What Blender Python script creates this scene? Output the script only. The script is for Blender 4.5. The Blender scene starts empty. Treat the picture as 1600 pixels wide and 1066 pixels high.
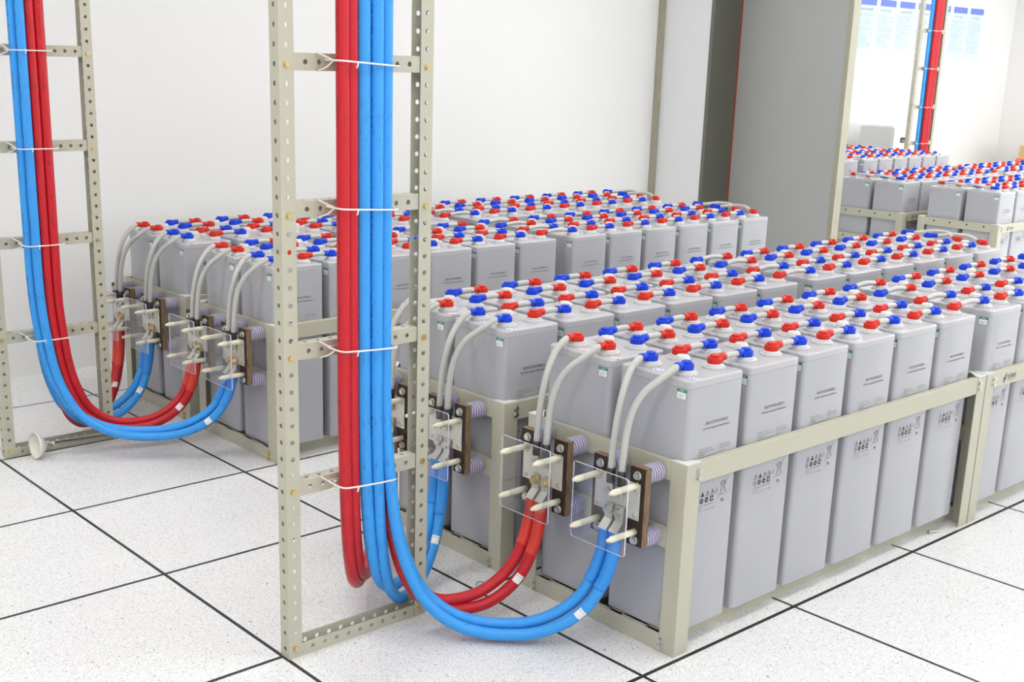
import bpy, bmesh, math, random
from mathutils import Vector, Matrix

random.seed(7)
S = bpy.context.scene
C = S.collection
PI = math.pi

# ------------------------------------------------------------------ camera
def make_camera():
    f = 1890.94
    az, pitch, roll = math.radians(47.951), math.radians(15.303), math.radians(1.692)
    fwd = Vector((math.cos(az)*math.cos(pitch), math.sin(az)*math.cos(pitch), -math.sin(pitch)))
    right = Vector((math.sin(az), -math.cos(az), 0))
    up = right.cross(fwd)
    r = math.cos(roll)*right + math.sin(roll)*up
    u = -math.sin(roll)*right + math.cos(roll)*up
    cam = bpy.data.cameras.new('camera')
    co = bpy.data.objects.new('camera', cam)
    C.objects.link(co)
    M = Matrix((r, u, -fwd)).transposed().to_4x4()
    M.translation = Vector((-1.97921, -1.64749, 1.38124))
    co.matrix_world = M
    cam.sensor_fit = 'HORIZONTAL'
    cam.sensor_width = 36
    cam.lens = f*36/1600
    cam.shift_x = (800-772.2)/1600
    cam.shift_y = (608.0-533)/1600
    cam.clip_start = 0.05
    S.camera = co
make_camera()

# ------------------------------------------------------------------ world, exposure, lights
S.view_settings.view_transform = 'Standard'
S.view_settings.look = 'None'
S.view_settings.gamma = 1
S.view_settings.use_curve_mapping = False
S.view_settings.exposure = -0.12
w = bpy.data.worlds.new('world'); S.world = w; w.use_nodes = True
w.node_tree.nodes['Background'].inputs[0].default_value = (0.9, 0.95, 1, 1)
w.node_tree.nodes['Background'].inputs[1].default_value = 1.0

def area(name, loc, rot, sx, sy, power, col=(1, 1, 1)):
    l = bpy.data.lights.new(name, 'AREA'); l.shape = 'RECTANGLE'; l.size = sx; l.size_y = sy
    l.energy = power; l.color = col
    o = bpy.data.objects.new(name, l); C.objects.link(o); o.location = loc; o.rotation_euler = rot
    return o
H = 2.8                                   # ceiling height
FILL_TINT = (0.95, 0.975, 1.0)
area('added_side_fill_long', (0.5, -3.93, 1.65), (PI/2, 0, 0), 6.4, 1.5, 20, FILL_TINT)  # added area light, brightens faces turned right; its opening is made up
area('added_side_fill_far_room', (8.2, -3.93, 1.65), (PI/2, 0, 0), 6.0, 1.5, 170, FILL_TINT)  # added area light with no known source, brightens the far room

# ------------------------------------------------------------------ materials
def mat(name, col, rough=0.5, metal=0.0, spec=0.5, noise=None, bump=None, coat=0.0):
    m = bpy.data.materials.new(name); m.use_nodes = True
    nt = m.node_tree; b = nt.nodes['Principled BSDF']
    b.inputs['Base Color'].default_value = (*col, 1)
    b.inputs['Roughness'].default_value = rough
    b.inputs['Metallic'].default_value = metal
    b.inputs['Specular IOR Level'].default_value = spec
    b.inputs['Coat Weight'].default_value = coat
    if noise:
        scale, amt = noise
        tc = nt.nodes.new('ShaderNodeTexCoord'); n = nt.nodes.new('ShaderNodeTexNoise')
        n.inputs['Scale'].default_value = scale; n.inputs['Detail'].default_value = 4
        nt.links.new(tc.outputs['Object'], n.inputs['Vector'])
        mr = nt.nodes.new('ShaderNodeMapRange'); mr.inputs[3].default_value = 1-amt; mr.inputs[4].default_value = 1+amt
        nt.links.new(n.outputs[0], mr.inputs[0])
        mx = nt.nodes.new('ShaderNodeVectorMath'); mx.operation = 'SCALE'
        mx.inputs[0].default_value = col
        nt.links.new(mr.outputs[0], mx.inputs['Scale'])
        nt.links.new(mx.outputs[0], b.inputs['Base Color'])
    if bump:
        scale, st = bump
        tc = nt.nodes.new('ShaderNodeTexCoord'); n = nt.nodes.new('ShaderNodeTexNoise')
        n.inputs['Scale'].default_value = scale; n.inputs['Detail'].default_value = 3
        nt.links.new(tc.outputs['Object'], n.inputs['Vector'])
        bp = nt.nodes.new('ShaderNodeBump'); bp.inputs['Strength'].default_value = st; bp.inputs['Distance'].default_value = 0.002
        nt.links.new(n.outputs[0], bp.inputs['Height']); nt.links.new(bp.outputs[0], b.inputs['Normal'])
    return m

M = {}
M['cell'] = mat('cell_grey_plastic', (0.435, 0.44, 0.472), 0.22, noise=(9, 0.03), spec=0.5)
M['lid'] = mat('lid_grey_brightened', (0.475, 0.475, 0.50), 0.24)  # same plastic as the case, lightened so the cell tops look better lit
M['collar'] = mat('white_collar_plastic', (0.62, 0.62, 0.62), 0.35)
M['valve'] = mat('valve_white_plastic', (0.64, 0.64, 0.61), 0.4)
M['red'] = mat('red_rubber_boot', (0.60, 0.026, 0.014), 0.42, spec=.3)
M['blue'] = mat('blue_rubber_boot', (0.005, 0.050, 0.60), 0.42, spec=.3)
M['link'] = mat('grey_cable_sheath', (0.50, 0.50, 0.47), 0.32)
M['ink'] = mat('black_ink', (0.035, 0.035, 0.045), 0.6)
M['inkgrey'] = mat('grey_ink', (0.12, 0.12, 0.14), 0.6)
M['rack'] = mat('beige_powder_coated_steel', (0.50, 0.485, 0.385), 0.38, bump=(350, 0.12))
M['cap'] = mat('white_cap_plastic', (0.70, 0.70, 0.67), 0.45)
M['zinc'] = mat('zinc_plated_steel', (0.62, 0.62, 0.58), 0.28, metal=1.0)
M['brass'] = mat('yellow_passivated_bolt', (0.66, 0.52, 0.26), 0.33, metal=1.0)
M['tin'] = mat('tinned_copper', (0.72, 0.69, 0.60), 0.33, metal=0.75, noise=(60, 0.12))
M['hole'] = mat('dark_opening', (0.03, 0.03, 0.03), 0.8)
M['bakelite'] = mat('dark_brown_laminate', (0.032, 0.017, 0.011), 0.4, spec=.3)
M['ins'] = mat('lilac_insulator_resin', (0.31, 0.28, 0.43), 0.4)
M['insrim'] = mat('pale_insulator_rib', (0.80, 0.79, 0.84), 0.4)
M['nylon'] = mat('cream_nylon', (0.80, 0.76, 0.58), 0.4)
M['shrink'] = mat('black_heat_shrink', (0.015, 0.015, 0.015), 0.45)
M['tagw'] = mat('white_paper_tag', (0.85, 0.85, 0.84), 0.5)
M['green'] = mat('green_print', (0.01, 0.24, 0.13), 0.5)
M['twine'] = mat('white_waxed_twine', (0.82, 0.80, 0.74), 0.7)
M['wall'] = mat('white_wall_paint', (0.81, 0.81, 0.80), 0.6, noise=(1.5, 0.012))
M['wallb'] = mat('off_white_wall_paint', (0.78, 0.78, 0.77), 0.7)
M['ceil'] = mat('white_ceiling_paint', (0.82, 0.82, 0.82), 0.8)
M['panel'] = mat('white_coated_panel', (0.80, 0.81, 0.82), 0.4)
M['steel'] = mat('brushed_door_steel', (0.17, 0.168, 0.14), 0.34, metal=0.6, noise=(3, 0.12))
M['door'] = mat('grey_door_sheet', (0.40, 0.41, 0.40), 0.45)
M['trim'] = mat('olive_metal_trim', (0.40, 0.385, 0.30), 0.35, metal=0.35, noise=(12, 0.08))
M['redseal'] = mat('red_brown_seal', (0.28, 0.05, 0.025), 0.6)
M['cab'] = mat('pale_cabinet_paint', (0.74, 0.74, 0.72), 0.45)
M['screen'] = mat('dark_display', (0.02, 0.025, 0.02), 0.3)
M['postb'] = mat('poster_pale_blue', (0.66, 0.82, 0.92), 0.5)
M['posth'] = mat('poster_header_blue', (0.16, 0.24, 0.72), 0.5)
M['posti'] = mat('poster_text_blue_grey', (0.30, 0.38, 0.46), 0.6)
M['carton'] = mat('tan_board', (0.62, 0.42, 0.20), 0.6)
M['orange'] = mat('orange_plastic', (0.85, 0.22, 0.06), 0.4)
M['cone'] = mat('ivory_plastic_cup', (0.78, 0.76, 0.70), 0.35)
M['blueink'] = mat('blue_print', (0.02, 0.09, 0.62), 0.5)
M['redink'] = mat('red_print', (0.65, 0.03, 0.03), 0.5)
M['scrap'] = mat('blue_tape_scrap', (0.12, 0.28, 0.45), 0.6)
M['dark'] = mat('dark_gap', (0.05, 0.05, 0.045), 0.7)

def wood_edge():
    m = mat('laminate_board_edge', (0.20, 0.12, 0.06), 0.55)
    nt = m.node_tree; b = nt.nodes['Principled BSDF']
    tc = nt.nodes.new('ShaderNodeTexCoord'); mp = nt.nodes.new('ShaderNodeMapping')
    mp.inputs['Scale'].default_value = (900, 60, 25)
    n = nt.nodes.new('ShaderNodeTexNoise'); n.inputs['Scale'].default_value = 1; n.inputs['Detail'].default_value = 3
    cr = nt.nodes.new('ShaderNodeValToRGB')
    cr.color_ramp.elements[0].position = .35; cr.color_ramp.elements[0].color = (.07, .04, .022, 1)
    cr.color_ramp.elements[1].position = .65; cr.color_ramp.elements[1].color = (.34, .23, .13, 1)
    nt.links.new(tc.outputs['Object'], mp.inputs[0]); nt.links.new(mp.outputs[0], n.inputs['Vector'])
    nt.links.new(n.outputs[0], cr.inputs[0]); nt.links.new(cr.outputs[0], b.inputs['Base Color'])
    return m
M['boardedge'] = wood_edge()

def floor_mat():
    m = bpy.data.materials.new('speckled_raised_floor_tiles'); m.use_nodes = True
    nt = m.node_tree; L = nt.links.new; b = nt.nodes['Principled BSDF']
    tc = nt.nodes.new('ShaderNodeTexCoord'); sp = nt.nodes.new('ShaderNodeSeparateXYZ')
    L(tc.outputs['Object'], sp.inputs[0])
    def line(sock, width):
        a = nt.nodes.new('ShaderNodeMath'); a.operation = 'PINGPONG'; a.inputs[1].default_value = 0.3
        L(sock, a.inputs[0])
        c = nt.nodes.new('ShaderNodeMath'); c.operation = 'LESS_THAN'; c.inputs[1].default_value = width
        L(a.outputs[0], c.inputs[0]); return c.outputs[0]
    lx = line(sp.outputs[0], 0.0050); ly = line(sp.outputs[1], 0.0056)
    mx = nt.nodes.new('ShaderNodeMath'); mx.operation = 'MAXIMUM'; L(lx, mx.inputs[0]); L(ly, mx.inputs[1])
    # short dark flecks: two crossed stretched noises
    def fleck(scale, rot, thr):
        mp = nt.nodes.new('ShaderNodeMapping'); mp.inputs['Scale'].default_value = scale; mp.inputs['Rotation'].default_value = (0, 0, rot)
        dn = nt.nodes.new('ShaderNodeTexNoise'); dn.inputs['Scale'].default_value = 45
        ad = nt.nodes.new('ShaderNodeVectorMath'); ad.operation = 'MULTIPLY_ADD'
        ad.inputs[1].default_value = (0.03, 0.03, 0.03)
        L(tc.outputs['Object'], dn.inputs['Vector']); L(dn.outputs[1], ad.inputs[0]); L(tc.outputs['Object'], ad.inputs[2])
        L(ad.outputs[0], mp.inputs[0])
        n = nt.nodes.new('ShaderNodeTexNoise'); n.inputs['Scale'].default_value = 1; n.inputs['Detail'].default_value = 1
        L(mp.outputs[0], n.inputs['Vector'])
        g = nt.nodes.new('ShaderNodeMapRange'); g.inputs[1].default_value = thr; g.inputs[2].default_value = thr+.03
        L(n.outputs[0], g.inputs[0]); return g.outputs[0]
    f1 = fleck((520, 170, 1), .5, .648); f2 = fleck((170, 540, 1), 1.2, .648); f3 = fleck((430, 430, 1), 0.2, .672)
    m1 = nt.nodes.new('ShaderNodeMath'); m1.operation = 'MAXIMUM'; L(f1, m1.inputs[0]); L(f2, m1.inputs[1])
    m2 = nt.nodes.new('ShaderNodeMath'); m2.operation = 'MAXIMUM'; L(m1.outputs[0], m2.inputs[0]); L(f3, m2.inputs[1])
    big = nt.nodes.new('ShaderNodeTexNoise'); big.inputs['Scale'].default_value = 6; L(tc.outputs['Object'], big.inputs['Vector'])
    c0 = nt.nodes.new('ShaderNodeMix'); c0.data_type = 'RGBA'
    c0.inputs[6].default_value = (0.77, 0.775, 0.78, 1); c0.inputs[7].default_value = (0.82, 0.82, 0.82, 1)
    L(big.outputs[0], c0.inputs[0])
    c1 = nt.nodes.new('ShaderNodeMix'); c1.data_type = 'RGBA'; c1.inputs[7].default_value = (0.24, 0.24, 0.24, 1)
    L(m2.outputs[0], c1.inputs[0]); L(c0.outputs[2], c1.inputs[6])
    c2 = nt.nodes.new('ShaderNodeMix'); c2.data_type = 'RGBA'; c2.inputs[7].default_value = (0.018, 0.018, 0.022, 1)
    L(mx.outputs[0], c2.inputs[0]); L(c1.outputs[2], c2.inputs[6])
    L(c2.outputs[2], b.inputs['Base Color']); b.inputs['Roughness'].default_value = 0.33
    b.inputs['Specular IOR Level'].default_value = 0.35
    return m
M['floor'] = floor_mat()

def power_mat(name, col, mark=(0.02, 0.02, 0.03)):
    """glossy thick cable sheath with scuffs and a broken line of black print along it (uv: u round, v metres along)"""
    m = bpy.data.materials.new(name); m.use_nodes = True
    nt = m.node_tree; L = nt.links.new; b = nt.nodes['Principled BSDF']
    uv = nt.nodes.new('ShaderNodeTexCoord'); sp = nt.nodes.new('ShaderNodeSeparateXYZ'); L(uv.outputs['UV'], sp.inputs[0])
    d = nt.nodes.new('ShaderNodeMath'); d.operation = 'COMPARE'; d.inputs[2].default_value = 0.035
    oi = nt.nodes.new('ShaderNodeObjectInfo'); rn = nt.nodes.new('ShaderNodeMapRange'); rn.inputs[3].default_value = 0.03; rn.inputs[4].default_value = 0.30
    L(oi.outputs['Random'], rn.inputs[0]); L(rn.outputs[0], d.inputs[1]); L(sp.outputs[0], d.inputs[0])
    mp = nt.nodes.new('ShaderNodeMapping'); mp.inputs['Scale'].default_value = (60, 95, 1); L(uv.outputs['UV'], mp.inputs[0])
    n = nt.nodes.new('ShaderNodeTexNoise'); n.inputs['Scale'].default_value = 1; n.inputs['Detail'].default_value = 2; L(mp.outputs[0], n.inputs['Vector'])
    g = nt.nodes.new('ShaderNodeMath'); g.operation = 'GREATER_THAN'; g.inputs[1].default_value = 0.53; L(n.outputs[0], g.inputs[0])
    mp3 = nt.nodes.new('ShaderNodeMapping'); mp3.inputs['Scale'].default_value = (1, 7, 1); L(uv.outputs['UV'], mp3.inputs[0])
    n3 = nt.nodes.new('ShaderNodeTexNoise'); n3.inputs['Scale'].default_value = 1; L(mp3.outputs[0], n3.inputs['Vector'])
    g3 = nt.nodes.new('ShaderNodeMath'); g3.operation = 'GREATER_THAN'; g3.inputs[1].default_value = 0.5; L(n3.outputs[0], g3.inputs[0])
    p = nt.nodes.new('ShaderNodeMath'); p.operation = 'MULTIPLY'; L(d.outputs[0], p.inputs[0]); L(g.outputs[0], p.inputs[1])
    p2 = nt.nodes.new('ShaderNodeMath'); p2.operation = 'MULTIPLY'; L(p.outputs[0], p2.inputs[0]); L(g3.outputs[0], p2.inputs[1])
    mp2 = nt.nodes.new('ShaderNodeMapping'); mp2.inputs['Scale'].default_value = (14, 28, 1); L(uv.outputs['UV'], mp2.inputs[0])
    n2 = nt.nodes.new('ShaderNodeTexNoise'); n2.inputs['Scale'].default_value = 1; n2.inputs['Detail'].default_value = 5; L(mp2.outputs[0], n2.inputs['Vector'])
    s = nt.nodes.new('ShaderNodeMapRange'); s.inputs[1].default_value = 0.60; s.inputs[2].default_value = 0.74; s.inputs[4].default_value = 0.6; L(n2.outputs[0], s.inputs[0])
    mxx = nt.nodes.new('ShaderNodeMath'); mxx.operation = 'MAXIMUM'; L(p2.outputs[0], mxx.inputs[0]); L(s.outputs[0], mxx.inputs[1])
    c = nt.nodes.new('ShaderNodeMix'); c.data_type = 'RGBA'; c.inputs[6].default_value = (*col, 1)
    c.inputs[7].default_value = (col[0]*.25+.01, col[1]*.25+.01, col[2]*.25+.01, 1)
    L(mxx.outputs[0], c.inputs[0]); L(c.outputs[2], b.inputs['Base Color'])
    b.inputs['Roughness'].default_value = 0.36; b.inputs['Specular IOR Level'].default_value = 0.35
    return m
M['pblue'] = power_mat('thick_blue_cable_sheath', (0.045, 0.33, 0.82))
M['pred'] = power_mat('thick_red_cable_sheath', (0.56, 0.016, 0.026))
M['sblue'] = mat('blue_heat_shrink', (0.03, 0.28, 0.78), 0.45)
M['sred'] = mat('red_heat_shrink', (0.70, 0.045, 0.025), 0.45)

def acrylic():
    m = bpy.data.materials.new('clear_acrylic'); m.use_nodes = True
    nt = m.node_tree; nt.nodes.clear()
    o = nt.nodes.new('ShaderNodeOutputMaterial'); t = nt.nodes.new('ShaderNodeBsdfTransparent')
    t.inputs[0].default_value = (0.93, 0.94, 0.96, 1)
    g = nt.nodes.new('ShaderNodeBsdfGlossy'); g.inputs['Roughness'].default_value = 0.02
    lw = nt.nodes.new('ShaderNodeLayerWeight'); lw.inputs[0].default_value = 0.5
    pw = nt.nodes.new('ShaderNodeMath'); pw.operation = 'POWER'; pw.inputs[1].default_value = 4; nt.links.new(lw.outputs['Facing'], pw.inputs[0])
    f = nt.nodes.new('ShaderNodeMapRange'); f.inputs[3].default_value = 0.045; f.inputs[4].default_value = 0.75; nt.links.new(pw.outputs[0], f.inputs[0])
    x = nt.nodes.new('ShaderNodeMixShader')
    nt.links.new(f.outputs[0], x.inputs[0]); nt.links.new(t.outputs[0], x.inputs[1]); nt.links.new(g.outputs[0], x.inputs[2])
    nt.links.new(x.outputs[0], o.inputs[0])
    return m
M['acr'] = acrylic()
M['acredge'] = mat('bright_acrylic_edge', (0.72, 0.72, 0.86), 0.2)

def lamp_mat():
    m = bpy.data.materials.new('lit_ceiling_diffuser'); m.use_nodes = True
    b = m.node_tree.nodes['Principled BSDF']
    b.inputs['Emission Color'].default_value = (1, 0.985, 0.96, 1); b.inputs['Emission Strength'].default_value = 8.4
    return m
M['lamp'] = lamp_mat()

# ------------------------------------------------------------------ mesh builder
class MB:
    def __init__(s): s.v = []; s.f = []; s.m = []; s.uv = {}; s.mats = []; s.sm = []
    def mi(s, m):
        if m not in s.mats: s.mats.append(m)
        return s.mats.index(m)
    def add(s, vs, fs, m, smooth=False, T=None):
        o = len(s.v)
        for p in vs:
            p = Vector(p)
            if T is not None: p = T @ p
            s.v.append(p)
        k = s.mi(m)
        for f in fs:
            s.f.append([i+o for i in f]); s.m.append(k); s.sm.append(smooth)
        return o
    def box(s, a, b, m, T=None):
        x0, y0, z0 = a; x1, y1, z1 = b
        s.add([(x0,y0,z0),(x1,y0,z0),(x1,y1,z0),(x0,y1,z0),(x0,y0,z1),(x1,y0,z1),(x1,y1,z1),(x0,y1,z1)],
              [(3,2,1,0),(4,5,6,7),(0,1,5,4),(1,2,6,5),(2,3,7,6),(3,0,4,7)], m, T=T)
    def poly(s, pts, m, T=None): s.add(pts, [list(range(len(pts)))], m, T=T)
    def lathe(s, prof, m, seg=24, T=None, mats=None, smooth=True):
        """prof: (r, z) from bottom to top about z"""
        vs = []; fs = []
        for r, z in prof:
            for i in range(seg):
                a = 2*PI*i/seg; vs.append((r*math.cos(a), r*math.sin(a), z))
        o = s.add(vs, [], m, T=T)
        for j in range(len(prof)-1):
            k = s.mi(mats[j] if mats else m)
            for i in range(seg):
                i2 = (i+1) % seg
                s.f.append([o+j*seg+i, o+j*seg+i2, o+(j+1)*seg+i2, o+(j+1)*seg+i]); s.m.append(k); s.sm.append(smooth)
        s.f.append([o+i for i in range(seg)][::-1]); s.m.append(s.mi(m)); s.sm.append(False)
        s.f.append([o+(len(prof)-1)*seg+i for i in range(seg)]); s.m.append(s.mi(m)); s.sm.append(False)
    def cyl(s, p, q, r, m, seg=16, r2=None, smooth=True):
        p = Vector(p); q = Vector(q); d = q-p
        T = Matrix.Translation(p) @ d.to_track_quat('Z', 'Y').to_matrix().to_4x4()
        s.lathe([(r, 0), (r if r2 is None else r2, d.length)], m, seg, T, smooth=smooth)
    def tube(s, pts, r, m, seg=14, caps=True, rf=None, step=6, closed=False):
        P = smooth_path(pts, step, closed); n = len(P)
        tang = []
        for i in range(n):
            if closed: t = P[(i+1) % n]-P[(i-1) % n]
            else: t = P[min(i+1, n-1)]-P[max(i-1, 0)]
            tang.append(t.normalized())
        ref = Vector((0, -1, 0)) if abs(tang[0].y) < .9 else Vector((0, 0, 1))
        nrm = (ref-tang[0]*ref.dot(tang[0])).normalized()
        L = 0; o = len(s.v); k = s.mi(m)
        Ls = []
        for i in range(n):
            if i: L += (P[i]-P[i-1]).length
            Ls.append(L)
            nrm = (nrm-tang[i]*nrm.dot(tang[i])).normalized(); bn = tang[i].cross(nrm)
            rr = r if rf is None else rf(i/(n-1))*r
            for j in range(seg):
                a = 2*PI*j/seg
                s.v.append(P[i]+(nrm*math.cos(a)+bn*math.sin(a))*rr)
        rng = n if closed else n-1
        for i in range(rng):
            i2 = (i+1) % n
            for j in range(seg):
                j2 = (j+1) % seg
                s.uv[len(s.f)] = [(j/seg, Ls[i]), ((j+1)/seg, Ls[i]), ((j+1)/seg, Ls[i2]), (j/seg, Ls[i2])]
                s.f.append([o+i*seg+j, o+i*seg+j2, o+i2*seg+j2, o+i2*seg+j]); s.m.append(k); s.sm.append(True)
        if caps and not closed:
            s.f.append([o+j for j in range(seg)][::-1]); s.m.append(k); s.sm.append(False)
            s.f.append([o+(n-1)*seg+j for j in range(seg)]); s.m.append(k); s.sm.append(False)
    def mesh(s, name):
        me = bpy.data.meshes.new(name)
        me.from_pydata([tuple(p) for p in s.v], [], s.f)
        for m in s.mats: me.materials.append(m)
        for i, p in enumerate(me.polygons): p.material_index = s.m[i]; p.use_smooth = s.sm[i]
        if s.uv:
            ul = me.uv_layers.new(name='uv')
            for i, p in enumerate(me.polygons):
                if i in s.uv:
                    for k, li in enumerate(p.loop_indices): ul.data[li].uv = s.uv[i][k]
        me.update(); me.validate()
        return me
    def build(s, name, parent=None, loc=None, bevel=None):
        o = bpy.data.objects.new(name, s.mesh(name)); C.objects.link(o)
        if parent: o.parent = parent
        if loc: o.location = loc
        if bevel:
            b = o.modifiers.new('bevel', 'BEVEL'); b.width = bevel; b.segments = 2; b.limit_method = 'ANGLE'; b.angle_limit = 0.6
            b.harden_normals = False
        return o

def smooth_path(pts, step, closed=False):
    P = [Vector(p) for p in pts]; n = len(P)
    if n < 3 and not closed: return P
    out = []
    rng = n if closed else n-1
    for i in range(rng):
        p0 = P[(i-1) % n] if closed else P[max(i-1, 0)]
        p1 = P[i]; p2 = P[(i+1) % n]
        p3 = P[(i+2) % n] if closed else P[min(i+2, n-1)]
        d1 = max((p1-p0).length, 1e-6)**.5; d2 = max((p2-p1).length, 1e-6)**.5; d3 = max((p3-p2).length, 1e-6)**.5
        if not closed and i == 0: m1 = (p2-p1)
        else: m1 = d2*((p1-p0)/d1-(p2-p0)/(d1+d2)+(p2-p1)/d2)
        if not closed and i == n-2: m2 = (p2-p1)
        else: m2 = d2*((p2-p1)/d2-(p3-p1)/(d2+d3)+(p3-p2)/d3)
        for k in range(step):
            t = k/step
            out.append(p1*(2*t**3-3*t*t+1)+m1*(t**3-2*t*t+t)+p2*(-2*t**3+3*t*t)+m2*(t**3-t*t))
    if not closed: out.append(P[-1])
    return out

def tag(o, label=None, cat=None, group=None, kind=None):
    if label: o['label'] = label
    if cat: o['category'] = cat
    if group: o['group'] = group
    if kind: o['kind'] = kind
    return o
def thing(name, loc, label, cat, group=None, rotz=0):
    o = bpy.data.objects.new(name, None); C.objects.link(o); o.empty_display_size = .05
    o.location = loc; o.rotation_euler = (0, 0, rotz)
    return tag(o, label, cat, group)
def struct(mb, name, **k): return tag(mb.build(name, **k), kind='structure')
def copy_tree(o, kids, loc, label=None, group=None):
    c = o.copy(); C.objects.link(c); c.location = loc
    if label: c['label'] = label
    if group: c['group'] = group
    for ch in kids:
        d = ch.copy(); C.objects.link(d); d.parent = c
    return c

_tcache = {}
def text_geo(body):
    if body in _tcache: return _tcache[body]
    cu = bpy.data.curves.new('t', 'FONT'); cu.body = body; cu.resolution_u = 2
    o = bpy.data.objects.new('t', cu); C.objects.link(o); bpy.context.view_layer.update()
    me = bpy.data.meshes.new_from_object(o.evaluated_get(bpy.context.evaluated_depsgraph_get()))
    vs = [tuple(v.co) for v in me.vertices]; fs = [list(p.vertices) for p in me.polygons]
    bpy.data.objects.remove(o); bpy.data.curves.remove(cu); bpy.data.meshes.remove(me)
    x0 = min(v[0] for v in vs); x1 = max(v[0] for v in vs); y0 = min(v[1] for v in vs); y1 = max(v[1] for v in vs)
    vs = [((x-x0)/(x1-x0), (y-y0)/(y1-y0), 0) for x, y, z in vs]
    _tcache[body] = (vs, fs, (x1-x0)/(y1-y0))
    return _tcache[body]
def text_box(mb, body, x0, z0, x1, z1, y, m, T=None):
    """lettering fitted in a rectangle on a face that looks to -y"""
    vs, fs, _ = text_geo(body)
    mb.add([(x0+a*(x1-x0), y, z0+b*(z1-z0)) for a, b, c in vs], fs, m, T=T)

# ------------------------------------------------------------------ room shell
XW0, XP0, XP1, XF = -4.6, 3.9, 4.2, 12.0
YS, YN, YN2 = -4.0, 3.45, 5.2
b = MB(); b.box((XW0, YS, -.1), (XF, YN2, 0), M['floor']); struct(b, 'floor')
b = MB(); b.box((XW0, YS, H), (XF, YN2, H+.1), M['ceil']); struct(b, 'ceiling')
b = MB(); b.box((XW0, YN, 0), (XP0-.03, YN+.15, H), M['wall']); struct(b, 'wall_left')
b = MB(); b.box((XP1, YN2, 0), (XF, YN2+.15, H), M['wall']); struct(b, 'wall_far_left')
b = MB(); b.box((XF, YS, 0), (XF+.15, YN2, H), M['wall']); struct(b, 'wall_far_end')
b = MB(); b.box((XW0-.15, YS, 0), (XW0, YN, H), M['wallb']); struct(b, 'wall_back')
# right-hand wall with two long window openings, made up to bring in the added side light
b = MB()
for x0, x1 in ((-2.7, 3.7), (5.2, 11.2)):
    b.box((x0, YS-.15, 0), (x1, YS, .9), M['wall']); b.box((x0, YS-.15, 2.4), (x1, YS, H), M['wall'])
for x0, x1 in ((XW0, -2.7), (3.7, 5.2), (11.2, XF)): b.box((x0, YS-.15, 0), (x1, YS, H), M['wall'])
struct(b, 'wall_right')
for k, (x0, x1) in enumerate(((-2.7, 3.7), (5.2, 11.2))):
    b = MB(); n = 6
    for i in range(n+1):
        x = x0+(x1-x0)*i/n; xa = min(max(x-.02, x0), x1-.04); b.box((xa, YS-.13, .9), (xa+.04, YS-.09, 2.4), M['cap'])
    b.box((x0, YS-.13, .9), (x1, YS-.09, .94), M['cap']); b.box((x0, YS-.13, 2.36), (x1, YS-.09, 2.4), M['cap'])
    struct(b, 'added_window_%d' % (k+1))  # unseen frames, added to go with the side fill lights
# partition: white panel beside the doorway, brushed jamb, grey door leaf, opening, rest of the wall
b = MB(); b.box((XP0, 3.065, 0), (XP0+.02, YN-.035, H), M['panel']); b.box((XP0+.02, 3.075, 0), (XP1, YN2, H), M['wall']); struct(b, 'wall_partition')
b = MB(); b.box((XP0-.03, YN-.035, 0), (XP0+.02, YN, H), M['trim']); struct(b, 'trim_1')
b = MB(); b.box((XP0-.002, 3.04, 0), (XP1-.055, 3.065, H), M['steel']); struct(b, 'trim_2')
b = MB(); b.box((XP1-.055, 3.045, .55), (XP1-.03, 3.072, H), M['redseal']); b.box((XP1-.055, 3.045, 0), (XP1-.03, 3.072, .55), M['dark']); struct(b, 'trim_3')
b = MB(); b.box((XP1-.03, 2.315, 0), (XP1+.03, 3.055, H-.2), M['door']); d1 = struct(b, 'door_1')
b = MB(); b.box((XP1-.034, 2.285, 0), (XP1+.034, 2.315, H-.2), M['trim']); b.build('edge_profile', d1)
b = MB(); b.box((XP0, YS, 0), (XP1, -1.6, H), M['wall']); b.box((XP0, -1.6, H-.2), (XP1, 3.04, H), M['wall']); struct(b, 'wall_partition_side')

# ceiling lamps
lamp0 = None; lk = []
spots = [(x, y) for x in (-3.2, -1.2, 0.9, 2.8) for y in (-2.8, -0.6, 1.8)] + [(x, y) for x in (5.4, 7.2, 9.0, 10.8) for y in (-2.4, -0.4, 1.6, 3.6)]
for i, (x, y) in enumerate(spots):
    lab = 'recessed white ceiling light panel, row %s, column %s from the left wall' % (['one','two','three','four','five','six','seven','eight'][i//3 if i < 12 else 4+(i-12)//4], ['three','two','one'][i % 3] if i < 12 else ['four','three','two','one'][(i-12) % 4])
    if lamp0 is None:
        lamp0 = thing('ceiling_light', (x, y, H), lab, 'ceiling light', 'ceiling light panels')
        b = MB(); b.box((-.62, -.32, -.02), (.62, -.30, 0), M['cap']); b.box((-.62, .30, -.02), (.62, .32, 0), M['cap'])
        b.box((-.62, -.30, -.02), (-.60, .30, 0), M['cap']); b.box((.60, -.30, -.02), (.62, .30, 0), M['cap'])
        lk.append(b.build('frame', lamp0))
        b = MB(); b.box((-.60, -.30, -.012), (.60, .30, -.002), M['lamp']); lk.append(b.build('diffuser', lamp0))
    else: copy_tree(lamp0, lk, (x, y, H), lab, 'ceiling light panels')

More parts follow.
